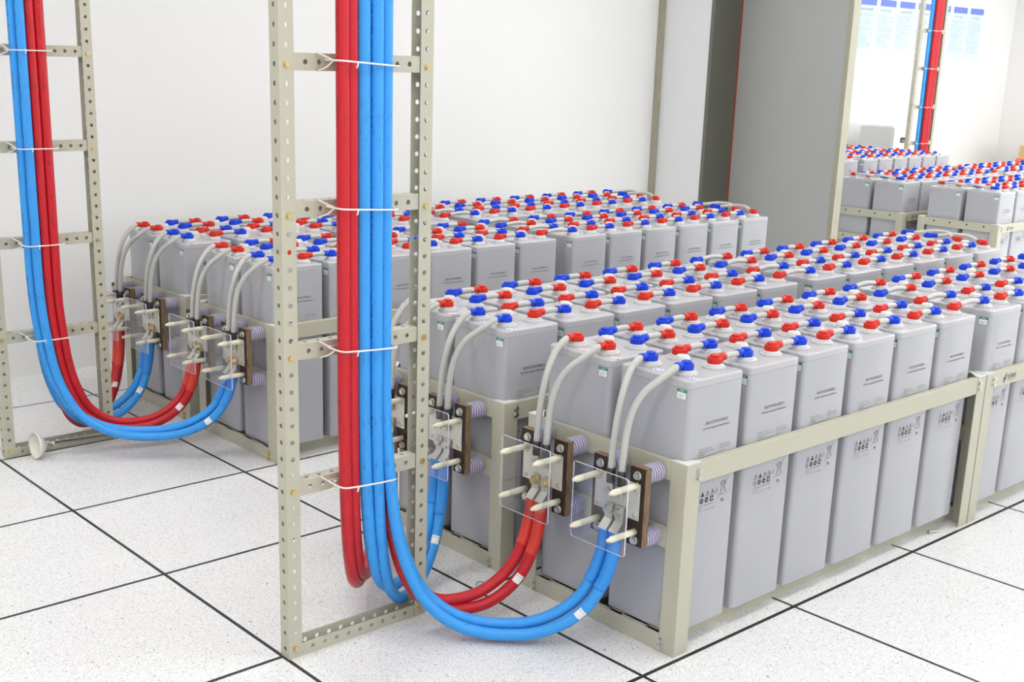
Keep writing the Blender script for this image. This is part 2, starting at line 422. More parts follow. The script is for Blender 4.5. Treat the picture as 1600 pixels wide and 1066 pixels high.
# ------------------------------------------------------------------ battery cell prototype
CW, CD, CH = .200, .219, .635            # x, y, z
def rounded_box(w, d, z0, z1, rv, rt, rb, m, seg=4):
    b = MB(); prof = []
    if rb: prof += [(rb, z0), (rb*.3, z0+rb*.3), (0, z0+rb), (0, z0+rb+.0008)]
    else: prof += [(0, z0), (0, z0+.0006)]
    if rt: prof += [(0, z1-rt-.0008), (0, z1-rt), (rt*.3, z1-rt*.3), (rt, z1), (rt+.0006, z1)]
    else: prof += [(0, z1-.0006), (0, z1)]
    rings = []
    for ins, z in prof:
        pts = []
        for cx, cy, a0 in ((w/2-rv, d/2-rv, 0), (-w/2+rv, d/2-rv, PI/2), (-w/2+rv, -d/2+rv, PI), (w/2-rv, -d/2+rv, 1.5*PI)):
            for k in range(seg+1):
                a = a0+PI/2*k/seg; r = rv-ins
                pts.append((cx+r*math.cos(a), cy+r*math.sin(a), z))
        rings.append(pts)
    n = len(rings[0]); vs = [p for r in rings for p in r]; fs = []
    for j in range(len(rings)-1):
        for i in range(n):
            i2 = (i+1) % n; fs.append([j*n+i, j*n+i2, (j+1)*n+i2, (j+1)*n+i])
    b.add(vs, fs, m, True)
    b.f.append(list(range(n))[::-1]); b.m.append(0); b.sm.append(False)
    b.f.append([(len(rings)-1)*n+i for i in range(n)]); b.m.append(0); b.sm.append(False)
    return b

TX, TY = .052, .055                       # terminal offsets
def seg_line(b, p, q, w, y, m):
    p = Vector((p[0], 0, p[1])); q = Vector((q[0], 0, q[1])); d = (q-p).normalized(); n = Vector((-d.z, 0, d.x))*w/2
    b.poly([(v.x, y, v.z) for v in (p-n, q-n, q+n, p+n)], m)
def ring(b, cx, cz, r, w, y, m, n=20, fill=False):
    if fill:
        b.poly([(cx+r*math.cos(2*PI*i/n), y, cz+r*math.sin(2*PI*i/n)) for i in range(n)], m); return
    for i in range(n):
        a = 2*PI*i/n; c = 2*PI*(i+1)/n
        b.poly([(cx+q*math.cos(t), y, cz+q*math.sin(t)) for q, t in ((r-w, a), (r, a), (r, c), (r-w, c))], m)
def brand_mark(b, x, z, h, y, m):
    def P(pts): b.poly([(x+px*h, y, z+pz*h) for px, pz in pts], m)
    P([(0, .36), (.18, .36), (.30, .52), (.22, .52)]); P([(.0, .36), (.26, .66), (.52, 1.0), (.44, .66), (.30, .52)])
    P([(.22, .52), (.62, .60), (.56, .44), (.14, .36)]); P([(.08, .30), (.26, .30), (.26, 0)])
    P([(.26, 0), (.56, .44), (.42, .46), (.24, .18)]); P([(.48, .66), (.62, .66), (.74, 1.0), (.62, 1.0)])
def marking(logo=False):
    b = MB(); y = -CD/2-.0004; K = M['ink']; G = M['inkgrey']
    for q, ch in enumerate('阀控式密封胶体蓄电池'): text_box(b, ch, -.033+.0083*q, .5205, -.0265+.0083*q, .5285, y, K)
    text_box(b, 'Gel Valve-regulated Sealed Battery', -.043, .5075, .058, .5145, y, K)
    for t, x0, x1, z in (('浮充电压  Float Voltage', -.053, -.008, .4595), ('均充电压  Equalization Voltage', -.053, .003, .4530), ('温度补偿系数', -.053, -.027, .4465), ('Temperature Compensation Coefficient', -.053, .017, .4400),
                         ('2.25V / PC at 25°C', .024, .066, .4595), ('2.35V / PC at 25°C', .024, .066, .4530), ('-3mV / °C', .024, .044, .4435)):
        text_box(b, t, x0, z, x1, z+.0042, y, G)
    for k in range(4):                    # warning triangles and mandatory signs
        cx = -.0445+.0187*k; z0 = .340
        if k == 1: b.poly([(cx-.0068, y, z0), (cx+.0068, y, z0), (cx, y, z0+.013)], K)
        else:
            for p, q in (((cx-.0068, z0), (cx+.0068, z0)), ((cx+.0068, z0), (cx, z0+.013)), ((cx, z0+.013), (cx-.0068, z0))): seg_line(b, p, q, .0011, y, K)
            seg_line(b, (cx, z0+.0025), (cx+.0006*(k-1), z0+.0085), .0017, y, K)
    cz = .3295
    ring(b, -.0465, cz, .0068, .0010, y, K); seg_line(b, (-.051, cz+.0045), (-.042, cz-.0045), .001, y, K); seg_line(b, (-.0465, cz-.003), (-.0465, cz+.003), .0022, y, K)
    ring(b, -.0278, cz, .0070, 0, y, K, fill=True); ring(b, -.0091, cz, .0070, 0, y, K, fill=True)
    L = M['cell']; y2 = y-.0003
    ring(b, -.0278, cz, .0032, .0011, y2, L, 12); seg_line(b, (-.0125, cz), (-.0057, cz), .0022, y2, L)
    b.poly([(.004, y, cz-.007), (.0165, y, cz-.007), (.0165, y, cz+.007), (.004, y, cz+.007)], K)
    seg_line(b, (.0103, cz-.0048), (.0103, cz+.0048), .0030, y2, L); seg_line(b, (.0063, cz), (.0143, cz), .0030, y2, L)
    for k in range(3):                    # recycling arrows
        a = PI/2+2*PI*k/3; cx, cy = .0262+.0036*math.cos(a), .3455+.0042*math.sin(a); ring(b, cx, cy, .0029, .0007, y, G, 10)
    # crossed-out wheeled bin
    for p, q in (((.037, .366), (.069, .332)), ((.071, .373), (.034, .325)), ((.043, .360), (.046, .331)), ((.061, .360), (.058, .331)), ((.046, .331), (.058, .331)), ((.041, .361), (.063, .361)), ((.044, .365), (.060, .365))): seg_line(b, p, q, .0009, y, K)
    ring(b, .052, .361, .0062, .0008, y, K, 14)
    text_box(b, 'Pb', .047, .311, .0585, .3205, y, K)
    for t, x0, x1, z in (('全国统一客服热线', -.051, -.021, .3150), ('400-828-3833', -.018, .018, .3152), ('Http://', -.051, -.025, .3085), ('E-mail: service@', -.051, .022, .3020)):
        text_box(b, t, x0, z, x1, z+.0034, y, G)
    if logo:
        brand_mark(b, -.024, .547, .024, y, K)
    return b
def sticker():
    b = MB(); x = -CW/2-.0004
    def q(y0, y1, z0, z1, m, e=0): b.poly([(x-e, y1, z0), (x-e, y0, z0), (x-e, y0, z1), (x-e, y1, z1)], m)
    q(-.100, -.071, .589, .613, M['green']); q(-.099, -.072, .590, .606, M['tagw'], .0003)
    T = Matrix(((0, 0, 0, x-.0005), (-1, 0, 0, 0), (0, 0, 1, 0), (0, 0, 0, 1)))
    text_box(b, '合格证', .077, .6078, .094, .6118, 0, M['tagw'], T)
    for k in range(2): q(-.088, -.076, .594+.004*k, .5948+.004*k, M['inkgrey'], .0005)
    q(-.0965, -.0915, .596, .602, M['postb'], .0005)
    return b

def make_cell_parts(root):
    ks = []
    ks.append(rounded_box(CW, CD, 0, .6160, .012, 0, .004, M['cell']).build('case', root))
    ks.append(rounded_box(CW+.0004, CD+.0004, .6165, CH, .012, .0042, 0, M['lid']).build('lid', root))
    cm = MB(); cm.lathe([(.027, CH-.001), (.0275, CH+.002), (.0275, CH+.006), (.0225, CH+.0068), (.0222, CH+.0105), (.020, CH+.0125)], M['collar'], 30, smooth=False)
    cmesh = cm.mesh('terminal_collar')
    for sx in (-1, 1):
        for sy in (-1, 1):
            o = bpy.data.objects.new('terminal_collar', cmesh); C.objects.link(o); o.parent = root; o.location = (sx*TX, sy*TY, 0); ks.append(o)
    vm = MB(); vm.lathe([(.021, CH-.001), (.0205, CH+.008), (.0195, CH+.009), (.0185, CH+.021), (.015, CH+.0275), (.012, CH+.0285)], M['valve'], 12, smooth=False)
    for k in range(3):
        a = k*2.1; vm.box((.006*math.cos(a)-.002, .006*math.sin(a)-.0006, CH+.0285), (.006*math.cos(a)+.002, .006*math.sin(a)+.0006, CH+.029), M['green'])
    ks.append(vm.build('safety_valve', root))
    ks.append(marking().build('printed_marking', root))
    ks.append(sticker().build('quality_sticker', root))
    return ks
ORD = ['first', 'second', 'third', 'fourth', 'fifth', 'sixth', 'seventh', 'eighth', 'ninth', 'tenth', 'eleventh', 'twelfth']
NUM = ['one', 'two', 'three', 'four', 'five', 'six', 'seven', 'eight', 'nine', 'ten', 'eleven', 'twelve']
PITCH, MOD, ZB = .2266, 1.426, .0455
ROWY = (.132, .380)                       # cell centre lines across a rack, from its near side
# (x0, y0, description, first column built, columns built, leads at left?)
STR = [(.124, .012, 'nearest battery string', 0, 12),
       (.127, .644, 'second battery string', 0, 12),
       (.127, 1.805, 'third battery string', 0, 12),
       (.130, 2.428, 'fourth battery string', 0, 12),
       (5.2, 1.79, 'right string past doorway', 0, 10),
       (5.2, 2.43, 'left string past doorway', 0, 12),
       (5.3, 3.67, 'near string by cabinet', 4, 12),
       (5.3, 4.30, 'rear string by cabinet', 4, 12)]
def cell_x(s, k): return STR[s][0]+.017+CW/2+(k % 6)*PITCH+(k//6)*MOD
cell0 = None
logo_mesh = marking(True).mesh('printed_marking')
for si, (x0, y0, desc, ka, kb) in enumerate(STR):
    for r in (0, 1):
        for k in range(ka, kb):
            loc = (cell_x(si, k), y0+ROWY[r]+random.uniform(-.0012, .0012), ZB)
            lab = 'grey battery cell, %s from the left end, %s row of the %s' % (ORD[k], ('front', 'back')[r], desc)
            grp = 'battery cells of the '+desc
            if cell0 is None:
                cell0 = thing('battery_cell', loc, lab, 'battery cell', grp); ck = make_cell_parts(cell0); c = cell0; kids = ck
            else:
                c = copy_tree(cell0, ck, loc, lab, grp)
            if r == 0 and (si >= 6 or (si in (2, 3) and k == 0)):
                for ch in c.children:
                    if ch.name.startswith('printed_marking'): ch.data = logo_mesh

# polarity stickers beside the lead terminals
for si in range(4):
    for r in (0, 1):
        for sy in (-1, 1):
            b = MB(); m = M['blueink'] if r == 0 else M['redink']
            b.poly([(.012*math.cos(2*PI*i/20), .0145*math.sin(2*PI*i/20), 0) for i in range(20)], M['tagw'])
            for i in range(20):
                if r == 0 or i % 5 not in (0,):
                    a, c_ = 2*PI*i/20, 2*PI*(i+1)/20
                    if r == 0 and i in (3, 4, 13, 14): continue
                    b.poly([(q*.8*math.cos(t), q*math.sin(t), .0003) for q, t in ((.0065, a), (.0105, a), (.0105, c_), (.0065, c_))], m)
            o = b.build('polarity_sticker', loc=(cell_x(si, 0)-.070, STR[si][1]+ROWY[r]+sy*TY-.042, ZB+CH+.0004))
            tag(o, 'white oval sticker, %s ring, %s of pair, %s lead cell, %s' % (('blue', 'red')[r], ('nearer', 'farther')[(sy+1)//2], ('front', 'back')[r], STR[si][2]), 'sticker', 'polarity stickers')

# ------------------------------------------------------------------ boots, links, leads
BZ = CH+.0235                              # cable axis height above the cell foot
def boot_mesh(m):
    b = MB()
    b.lathe([(.0170, -.0110), (.0178, -.009), (.0178, .0015), (.0168, .0035), (.0118, .0038), (.0116, .0086), (.0104, .0097)], m, 30, smooth=False)
    T = Matrix.Rotation(PI/2, 4, 'Y')
    b.lathe([(.0084, .009), (.0086, .022), (.0094, .0245), (.0098, .036), (.0094, .0365)], m, 18, T)
    b.box((.008, -.0110, -.0095), (.021, .0110, .0015), m)
    return b.mesh('terminal_boot')
BOOT = {'red': boot_mesh(M['red']), 'blue': boot_mesh(M['blue'])}
def boot(parent, col, loc, ang, label=True):
    o = bpy.data.objects.new('terminal_boot', BOOT[col]); C.objects.link(o); o.parent = parent
    o.location = loc; o.rotation_euler = (0, 0, ang)
    o['label'] = col+' rubber boot'
    return o
_lm = {}
def link_mesh(dx, dy, bow, key):
    if key not in _lm:
        b = MB(); d = Vector((dx, dy, 0)); L = d.length; u = d/L; n = Vector((-u.y, u.x, 0))
        pts = [u*.030, u*.042, d*.5+Vector((0, 0, bow)), d-u*.042, d-u*.030]
        b.tube(pts, .0078, M['link'], 14, step=8); _lm[key] = b.mesh('cable')
    return _lm[key]
def link(p, d, cols, bow, key, label, group):
    root = thing('link_cable', p, label, 'cable', group)
    o = bpy.data.objects.new('cable', link_mesh(d[0], d[1], bow, key)); C.objects.link(o); o.parent = root
    a = math.atan2(d[1], d[0])
    boot(root, cols[0], (0, 0, 0), a); boot(root, cols[1], (d[0], d[1], 0), a+PI)
    return root
CTR = 0
for si, (x0, y0, desc, ka, kb) in enumerate(STR):
    grp = 'link cables of the '+desc
    for r in (0, 1):
        cols = ('red', 'blue') if r == 0 else ('blue', 'red')
        for k in range(ka, kb-1):
            for sy in (-1, 1):
                xa = cell_x(si, k)+TX; d = cell_x(si, k+1)-TX-xa
                p = (xa, y0+ROWY[r]+sy*TY, ZB+BZ)
                link(p, (d, 0), cols, .004 if d > .15 else .0006, round(d, 3),
                     'grey link, %s of pair, cells %s to %s, %s row, %s' % (('nearer', 'farther')[(sy+1)//2], NUM[k], NUM[k+1], ('front', 'back')[r], desc), grp)
    # the long links that join the two rows at the end of the string
    if si < 4 or si in (4, 5):
        end = 11 if si < 4 else 0
        sgn = 1 if si < 4 else -1
        xe = cell_x(si, end)+sgn*TX
        for q, (ya, yb) in enumerate(((-TY, -TY), (TY, TY))):
            root = thing('link_cable', (xe, y0+ROWY[0]+ya, ZB+BZ), 'long curved grey link, %s of pair, across row ends, %s' % (('nearer', 'farther')[q], desc), 'cable', grp)
            dy = ROWY[1]-ROWY[0]
            b = MB(); e = sgn*(.012+.022*(1-q)) if False else sgn*(.030+.014*q)
            a = math.radians(62)
            s1 = Vector((math.cos(a)*sgn, math.sin(a), 0)); s2 = Vector((math.cos(a)*sgn, -math.sin(a), 0))
            D = Vector((0, dy, 0))
            b.tube([s1*.030, s1*.045, Vector((e*1.6, dy*.34, .008)), Vector((e*1.75, dy*.5, .010)), Vector((e*1.6, dy*.66, .008)), D+s2*.045, D+s2*.030], .0078, M['link'], 14)
            b.build('cable', root)
            c0, c1 = ('red', 'blue') if si < 4 else ('blue', 'red')
            boot(root, c0, (0, 0, 0), math.atan2(s1.y, s1.x)); boot(root, c1, (0, dy, 0), math.atan2(s2.y, s2.x))

# terminal block positions: offsets of the bars across each rack
BSH = {0: 0.0, 1: 0.012, 2: -0.008, 3: -0.010}
BARS = {'blue': (.084, .202), 'red': (.338, .456)}
LEADY = {'blue': (.126, .160), 'red': (.380, .414)}
def block_y(si, col, k): return STR[si][1]+BSH[si]+BARS[col][k]
for si in range(4):
    X0 = STR[si][0]
    for col, r in (('blue', 0), ('red', 1)):
        for q, sy in enumerate((-1, 1)):
            ty = STR[si][1]+ROWY[r]+sy*TY; ly = STR[si][1]+BSH[si]+LEADY[col][q]; tx = cell_x(si, 0)-TX
            root = thing('lead_cable', (tx, ty, ZB+BZ), 'curved grey lead with %s boot, %s of its pair, left end, %s' % (col, ('nearer', 'farther')[q], STR[si][2]), 'cable', 'lead cables of the '+STR[si][2])
            z0 = ZB+BZ; O = Vector((tx, ty, z0))
            P = [(tx-.030, ty, z0-.0005), (tx-.042, ty, z0-.003), (X0-.009, 0, .6815), (X0-.042, 0, .647), (X0-.063, 0, .604), (X0-.0745, 0, .557), (X0-.0805, 0, .506), (X0-.084, ly, .455)]
            n = len(P); pts = []
            for i, p in enumerate(P):
                t = min(1, max(0, (tx-.048-p[0])/(tx-.048-(X0-.083)))); t = t*t*(3-2*t) if 0 < t < 1 else t
                pts.append(Vector((p[0], ty+(ly-ty)*t, p[2]))-O)
            b = MB(); b.tube(pts, .0086, M['link'], 16); b.build('cable', root)
            boot(root, col, (0, 0, 0), PI)
            b = MB(); b.cyl(Vector((X0-.084, ly, .458))-O, Vector((X0-.084, ly, .422))-O, .0098, M['shrink'])
            b.build('heat_shrink', root)['label'] = 'black heat shrink sleeve'
            b = MB(); b.box(Vector((X0-.087, ly-.008, .392))-O, Vector((X0-.083, ly+.008, .424))-O, M['tin'])
            b.cyl(Vector((X0-.087, ly, .404))-O, Vector((X0-.0935, ly, .404))-O, .0080, M['zinc'], 6, smooth=False)
            b.build('cable_lug', root)

# ------------------------------------------------------------------ terminal blocks
def hexbolt(b, p, r, h, m, axis=(-1, 0, 0)):
    p = Vector(p); a = Vector(axis)
    b.cyl(p, p+a*(h*.25), r*1.25, m, 18); b.cyl(p+a*(h*.25), p+a*h, r, m, 6, smooth=False)
def block(si, col):
    X0 = STR[si][0]; y0 = block_y(si, col, 0); y1 = block_y(si, col, 1); yc = (y0+y1)/2
    root = thing('terminal_block', (X0, yc, .38), 'brown terminal block under clear cover, %s cables, front of the %s' % (col, STR[si][2]), 'terminal block', 'terminal blocks')
    for y in (y0-yc, y1-yc):
        b = MB(); vs = [(-.074, y-.0235, -.097), (-.054, y-.0235, -.097), (-.054, y+.0235, -.097), (-.074, y+.0235, -.097)]
        a = vs+[(v[0], v[1], .097) for v in vs]
        b.add(a, [(3, 0, 4, 7)], M['bakelite']); b.add(a, [(3, 2, 1, 0), (4, 5, 6, 7), (0, 1, 5, 4), (1, 2, 6, 5), (2, 3, 7, 6)], M['boardedge'])
        bar = b.build('insulating_bar', root)
        for z in (.077, -.083):
            b = MB(); hexbolt(b, (-.074, y, z), .0088, .008, M['zinc']); b.build('bolt', bar)
        for z in (.074, -.085):
            b = MB(); prof = []; mts = []
            n = 6; L = .053
            for k in range(n):
                za = L*k/n; zb = L*(k+1)/n
                prof += [(.0200, za), (.0232, za+L/n*.25), (.0241, za+L/n*.42), (.0241, za+L/n*.60)]
                mts += [M['ins'], M['ins'], M['insrim'], M['ins']]
            prof.append((.0195, L)); 
            b.lathe(prof, M['ins'], 24, Matrix.Translation((-.0535, y, z)) @ Matrix.Rotation(PI/2, 4, 'Y'), mts, smooth=False)
            b.build('insulator', root)
    h = (y1-y0)/2
    b = MB()
    b.box((-.078, -h-.012, -.032), (-.0745, -.026, .058), M['tin']); b.box((-.078, .026, -.032), (-.0745, h+.012, .058), M['tin'])
    b.box((-.0785, -.026, -.030), (-.0745, .026, .032), M['tin'])
    cp = b.build('contact_plate', root, bevel=.0008)
    for y in (-h, h):
        for z in (-.020, .044):
            b = MB(); b.lathe([(.0065, 0), (.0060, .0018), (.003, .0018)], M['zinc'], 14, Matrix.Translation((-.078, y, z)) @ Matrix.Rotation(-PI/2, 4, 'Y'))
            b.build('screw', cp)
    for y in (y0-yc, y1-yc):
        for z in (.053, -.062):
            b = MB(); b.lathe([(.0080, 0), (.0080, .030), (.0076, .031), (.0076, .060), (.0070, .061), (.0076, .062), (.0076, .082), (.0052, .085), (.0048, .092), (.0035, .094)], M['nylon'], 16, Matrix.Translation((-.074, y, z)) @ Matrix.Rotation(-PI/2, 4, 'Y'))
            b.build('standoff_rod', root)
    # clear cover: rounded rectangle with polished edges
    b = MB(); ya, yb, za, zb, r = -.087, .087, -.102, .088, .006
    if si >= 2: ya -= .004; yb += .004
    ringp = []
    for cy, cz, a0 in ((yb-r, zb-r, 0), (ya+r, zb-r, PI/2), (ya+r, za+r, PI), (yb-r, za+r, 1.5*PI)):
        for k in range(5): a = a0+PI/2*k/4; ringp.append((cy+r*math.cos(a), cz+r*math.sin(a)))
    n = len(ringp); xa = -.139; xb = -.1355
    vs = [(xa, y, z) for y, z in ringp]+[(xb, y, z) for y, z in ringp]
    b.add(vs, [list(range(n))[::-1], [n+i for i in range(n)]], M['acr']); b.add(vs, [[i, (i+1) % n, n+(i+1) % n, n+i] for i in range(n)], M['acredge'])
    cv = b.build('clear_cover', root)
    return root
for si in range(4):
    for col in ('blue', 'red'): block(si, col)

# ------------------------------------------------------------------ racks
RW, RL, PT = .536, 1.420, .004
def rack(x0, y0, label, group, holes=False, logo=False):
    root = thing('battery_rack', (x0, y0, 0), label, 'battery rack', group)
    R = M['rack']
    for ex, sx in ((0, 1), (RL, -1)):
        for ey, sy in ((0, 1), (RW, -1)):
            b = MB()
            def bx(a, c): b.box((min(a[0], c[0]), min(a[1], c[1]), a[2]), (max(a[0], c[0]), max(a[1], c[1]), c[2]), R)
            # angle section as one extruded L
            pts = [(0, 0), (.05, 0), (.05, PT), (PT, PT), (PT, .05), (0, .05)]
            P2 = [(ex+sx*px, ey+sy*py) for px, py in pts]
            if sx*sy < 0: P2 = P2[::-1]
            n = 6; vs = [(x, y, 0) for x, y in P2]+[(x, y, .487) for x, y in P2]
            b.add(vs, [list(range(n))[::-1], [n+i for i in range(n)]]+[[i, (i+1) % n, n+(i+1) % n, n+i] for i in range(n)], R)
            post = b.build('corner_post', root, bevel=.0022)
            b = MB(); tri = [(0, 0), (.049, 0), (.049, .010), (.010, .049), (0, .049)]
            T2 = [(ex+sx*px, ey+sy*py) for px, py in tri]
            if sx*sy < 0: T2 = T2[::-1]
            n = 5; vs = [(x, y, .4872) for x, y in T2]+[(x, y, .4895) for x, y in T2]
            b.add(vs, [list(range(n))[::-1], [n+i for i in range(n)]]+[[i, (i+1) % n, n+(i+1) % n, n+i] for i in range(n)], M['cap'])
            b.build('corner_cap', post)
            for z in (.470, .452, .030, .012):
                b = MB()
                if z > .1:
                    hexbolt(b, (ex+sx*.042, ey, z), .0068, .007, M['zinc'], (0, -sy, 0))
                else: hexbolt(b, (ex, ey+sy*.043, z), .0062, .007, M['zinc'] if si_cur < 2 else M['brass'], (-sx, 0, 0))
                b.build('bolt', post)
    for ex, sx in ((0, 1), (RL, -1)):
        for nm, z0, z1 in (('end_rail', .438, .487), ('end_rail', .268, .318), ('bottom_end_rail', 0.0, .0445)):
            b = MB(); xa, xb = sorted((ex+sx*.0008, ex+sx*.0048)); ya, yb = (.0502, RW-.0502)
            b.box((xa, ya, z0), (xb, yb, z1), R)
            fa, fb = sorted((ex+sx*.0048, ex+sx*.0155)); b.box((fa, ya, z1-.004), (fb, yb, z1), R)
            if holes and ex == 0 and z0 > .1:
                for y in (.095, .205, .318, .425): b.cyl((xa+.001, y, z1-.018), (xa-.0002, y, z1-.018), .006, M['hole'], 14)
            b.build(nm, root, bevel=.0012)
    for ey, sy in ((0, 1), (RW, -1)):
        b = MB(); ya, yb = sorted((ey+sy*.0008, ey+sy*.0048))
        b.box((.0502, ya, .436), (RL-.0502, yb, .4868), R); fa, fb = sorted((ey+sy*.0048, ey+sy*.0205))
        b.box((.0502, fa, .4828), (RL-.0502, fb, .4868), R)
        lr = b.build('long_rail', root, bevel=.0012)
        if logo and ey == 0:
            b = MB(); brand_mark(b, .108, .437+.006, .032, .0005, M['ink'])
            text_box(b, '双登集团', .136, .454, .192, .469, .0004, M['ink']); text_box(b, 'SHUANGDENG GROUP', .136, .4480, .190, .4515, .0004, M['inkgrey'])
            b.build('printed_logo', lr)
    for ya in (.058, .180, .310, .438):
        b = MB(); b.box((.006, ya, 0), (RL-.006, ya+.040, .0445), R); b.build('support_beam', root)
    return root
PLACE = ['nearest string', 'second string', 'third string', 'fourth string', 'right string past doorway', 'left string past doorway', 'near string by cabinet', 'rear string by cabinet']
for si, (x0, y0, desc, ka, kb) in enumerate(STR):
    si_cur = si
    for m in (0, 1):
        if si >= 6 and m == 0: pass
        rack(x0+m*MOD, y0, 'beige steel battery rack, %s half of the %s' % (('left', 'right')[m], PLACE[si]), 'battery racks', holes=(si >= 4 and m == 0), logo=((si < 4 and m == 1) or (si in (4, 5) and m == 0)))

# ------------------------------------------------------------------ cable ladders
def perf(b, L, W, pitch, r, origin, u, v, n, th, m, start=None, skip=()):
    """perforated strip: length L along u, width W along v, plate thickness th along n (real round holes)"""
    u = Vector(u); v = Vector(v); n = Vector(n); O = Vector(origin)
    cnt = int(L/pitch); off = (L-cnt*pitch)/2
    if start is not None: off = start
    K = 12
    def P(a, c, d): return O+u*a+v*c+n*d
    def quad(a0, a1):
        if a1-a0 < 1e-5: return
        for d, fl in ((0, 0), (th, 1)):
            q = [P(a0, 0, d), P(a1, 0, d), P(a1, W, d), P(a0, W, d)]
            b.add(q, [(0, 1, 2, 3) if fl else (3, 2, 1, 0)], m)
    quad(0, off); a = off; k = 0
    while a+pitch <= L+1e-6:
        if k in skip: quad(a, a+pitch)
        else:
            ca, cc = a+pitch/2, W/2
            circ = []; sq = []
            for i in range(K):
                t = 2*PI*(i+.5)/K; cx, cy = math.cos(t), math.sin(t)
                circ.append((ca+r*cx, cc+r*cy))
                s = min((pitch/2)/max(abs(cx), 1e-6), (W/2)/max(abs(cy), 1e-6)); sq.append((ca+s*cx, cc+s*cy))
            corners = [(a+pitch, W), (a, W), (a, 0), (a+pitch, 0)]
            for i in range(K):
                j = (i+1) % K
                pts = [circ[i], sq[i], sq[j], circ[j]]
                on_a = abs(abs(sq[i][0]-ca)-pitch/2) < 1e-7; on_b = abs(abs(sq[j][0]-ca)-pitch/2) < 1e-7
                if on_a != on_b:
                    c = min(corners, key=lambda q: (q[0]-sq[i][0])**2+(q[1]-sq[i][1])**2+(q[0]-sq[j][0])**2+(q[1]-sq[j][1])**2)
                    pts = [circ[i], sq[i], c, sq[j], circ[j]]
                for d, fl in ((0, 1), (th, 0)):
                    vs = [P(x, y, d) for x, y in pts]; b.add(vs, [list(range(len(vs))) if not fl else list(range(len(vs)))[::-1]], m)
                b.add([P(*circ[i], 0), P(*circ[j], 0), P(*circ[j], th), P(*circ[i], th)], [(0, 1, 2, 3)], m)
        a += pitch; k += 1
    quad(a, L)
    for c in (0, W): b.add([P(0, c, 0), P(L, c, 0), P(L, c, th), P(0, c, th)], [(0, 1, 2, 3)], m)
    for c in (0, L): b.add([P(c, 0, 0), P(c, W, 0), P(c, W, th), P(c, 0, th)], [(0, 1, 2, 3)], m)

HP, HR, TH = .0392, .0057, .0015
def ladder(x0, x1, y, zs, label, htop=H, yaw=0.0):
    root = thing('cable_ladder', (x0, y, 0), label, 'cable ladder', 'cable ladders', yaw)
    W = x1-x0; R = M['rack']; A = .036; D = .036
    for side in (0, 1):
        b = MB(); xa = 0 if side == 0 else W; s = 1 if side == 0 else -1
        fx = 0 if side == 0 else W-A
        sk = set()
        for z in zs+[.022]:
            zb = z if z < .03 else z-.017
            k = round((zb-.004)/HP-.5); sk.add(k)
        bz = [.004+(k+.5)*HP for k in sorted(sk)]
        perf(b, htop, A, HP, HR, (fx, 0, 0), (0, 0, 1), (1, 0, 0), (0, 1, 0), TH, R, .004, sk)
        perf(b, htop, A, HP, HR, (fx, D-TH, 0), (0, 0, 1), (1, 0, 0), (0, 1, 0), TH, R, .004)
        perf(b, htop, D-2*TH, HP, HR, (xa if side == 0 else W-TH, TH, 0), (0, 0, 1), (0, 1, 0), (1, 0, 0), TH, R, .004)
        p = b.build('ladder_post', root)
        for z in bz:
            hb = MB(); hexbolt(hb, (fx+A/2, 0, z), .0062, .005, M['brass'], (0, -1, 0)); hb.build('bolt', p)
    for z in zs:
        b = MB(); xa = A+.0005; xb = W-A-.0005
        perf(b, xb-xa, .036, HP*.75 if False else .0345, HR, (xa, .003, z-.036), (1, 0, 0), (0, 0, 1), (0, 1, 0), TH, R)
        perf(b, xb-xa, .030, .0345, HR*.9, (xa, .003+TH, z-TH), (1, 0, 0), (0, 1, 0), (0, 0, 1), TH, R)
        b.box((xa, .0315, z-.030), (xb, .033, z), R)
        b.build('rung', root)
    b = MB(); xa = A+.0005; xb = W-A-.0005
    perf(b, xb-xa, .030, .0345, HR, (xa, .001, .002), (1, 0, 0), (0, 0, 1), (0, 1, 0), TH, R)
    perf(b, xb-xa, .036, .0345, HR, (xa, D-TH, .002), (1, 0, 0), (0, 0, 1), (0, 1, 0), TH, R)
    b.box((xa, .001, .0005), (xb, D, .002), R)
    b.build('bottom_channel', root)
    return root
ZS = [.437, .757, 1.072, 1.380, 1.70, 2.02, 2.34, 2.66]
ladder(-.598, -.190, .575, ZS, 'tall beige perforated cable ladder in front of the nearest two battery strings')
ladder(-.580, -.186, 2.405, ZS, 'tall beige perforated cable ladder standing at the far left by the wall')
ladder(8.22, 8.65, 4.18, [.44, .76, 1.08, 1.415, 1.74, 2.06, 2.38, 2.70], 'distant beige perforated cable ladder in front of the blue posters')

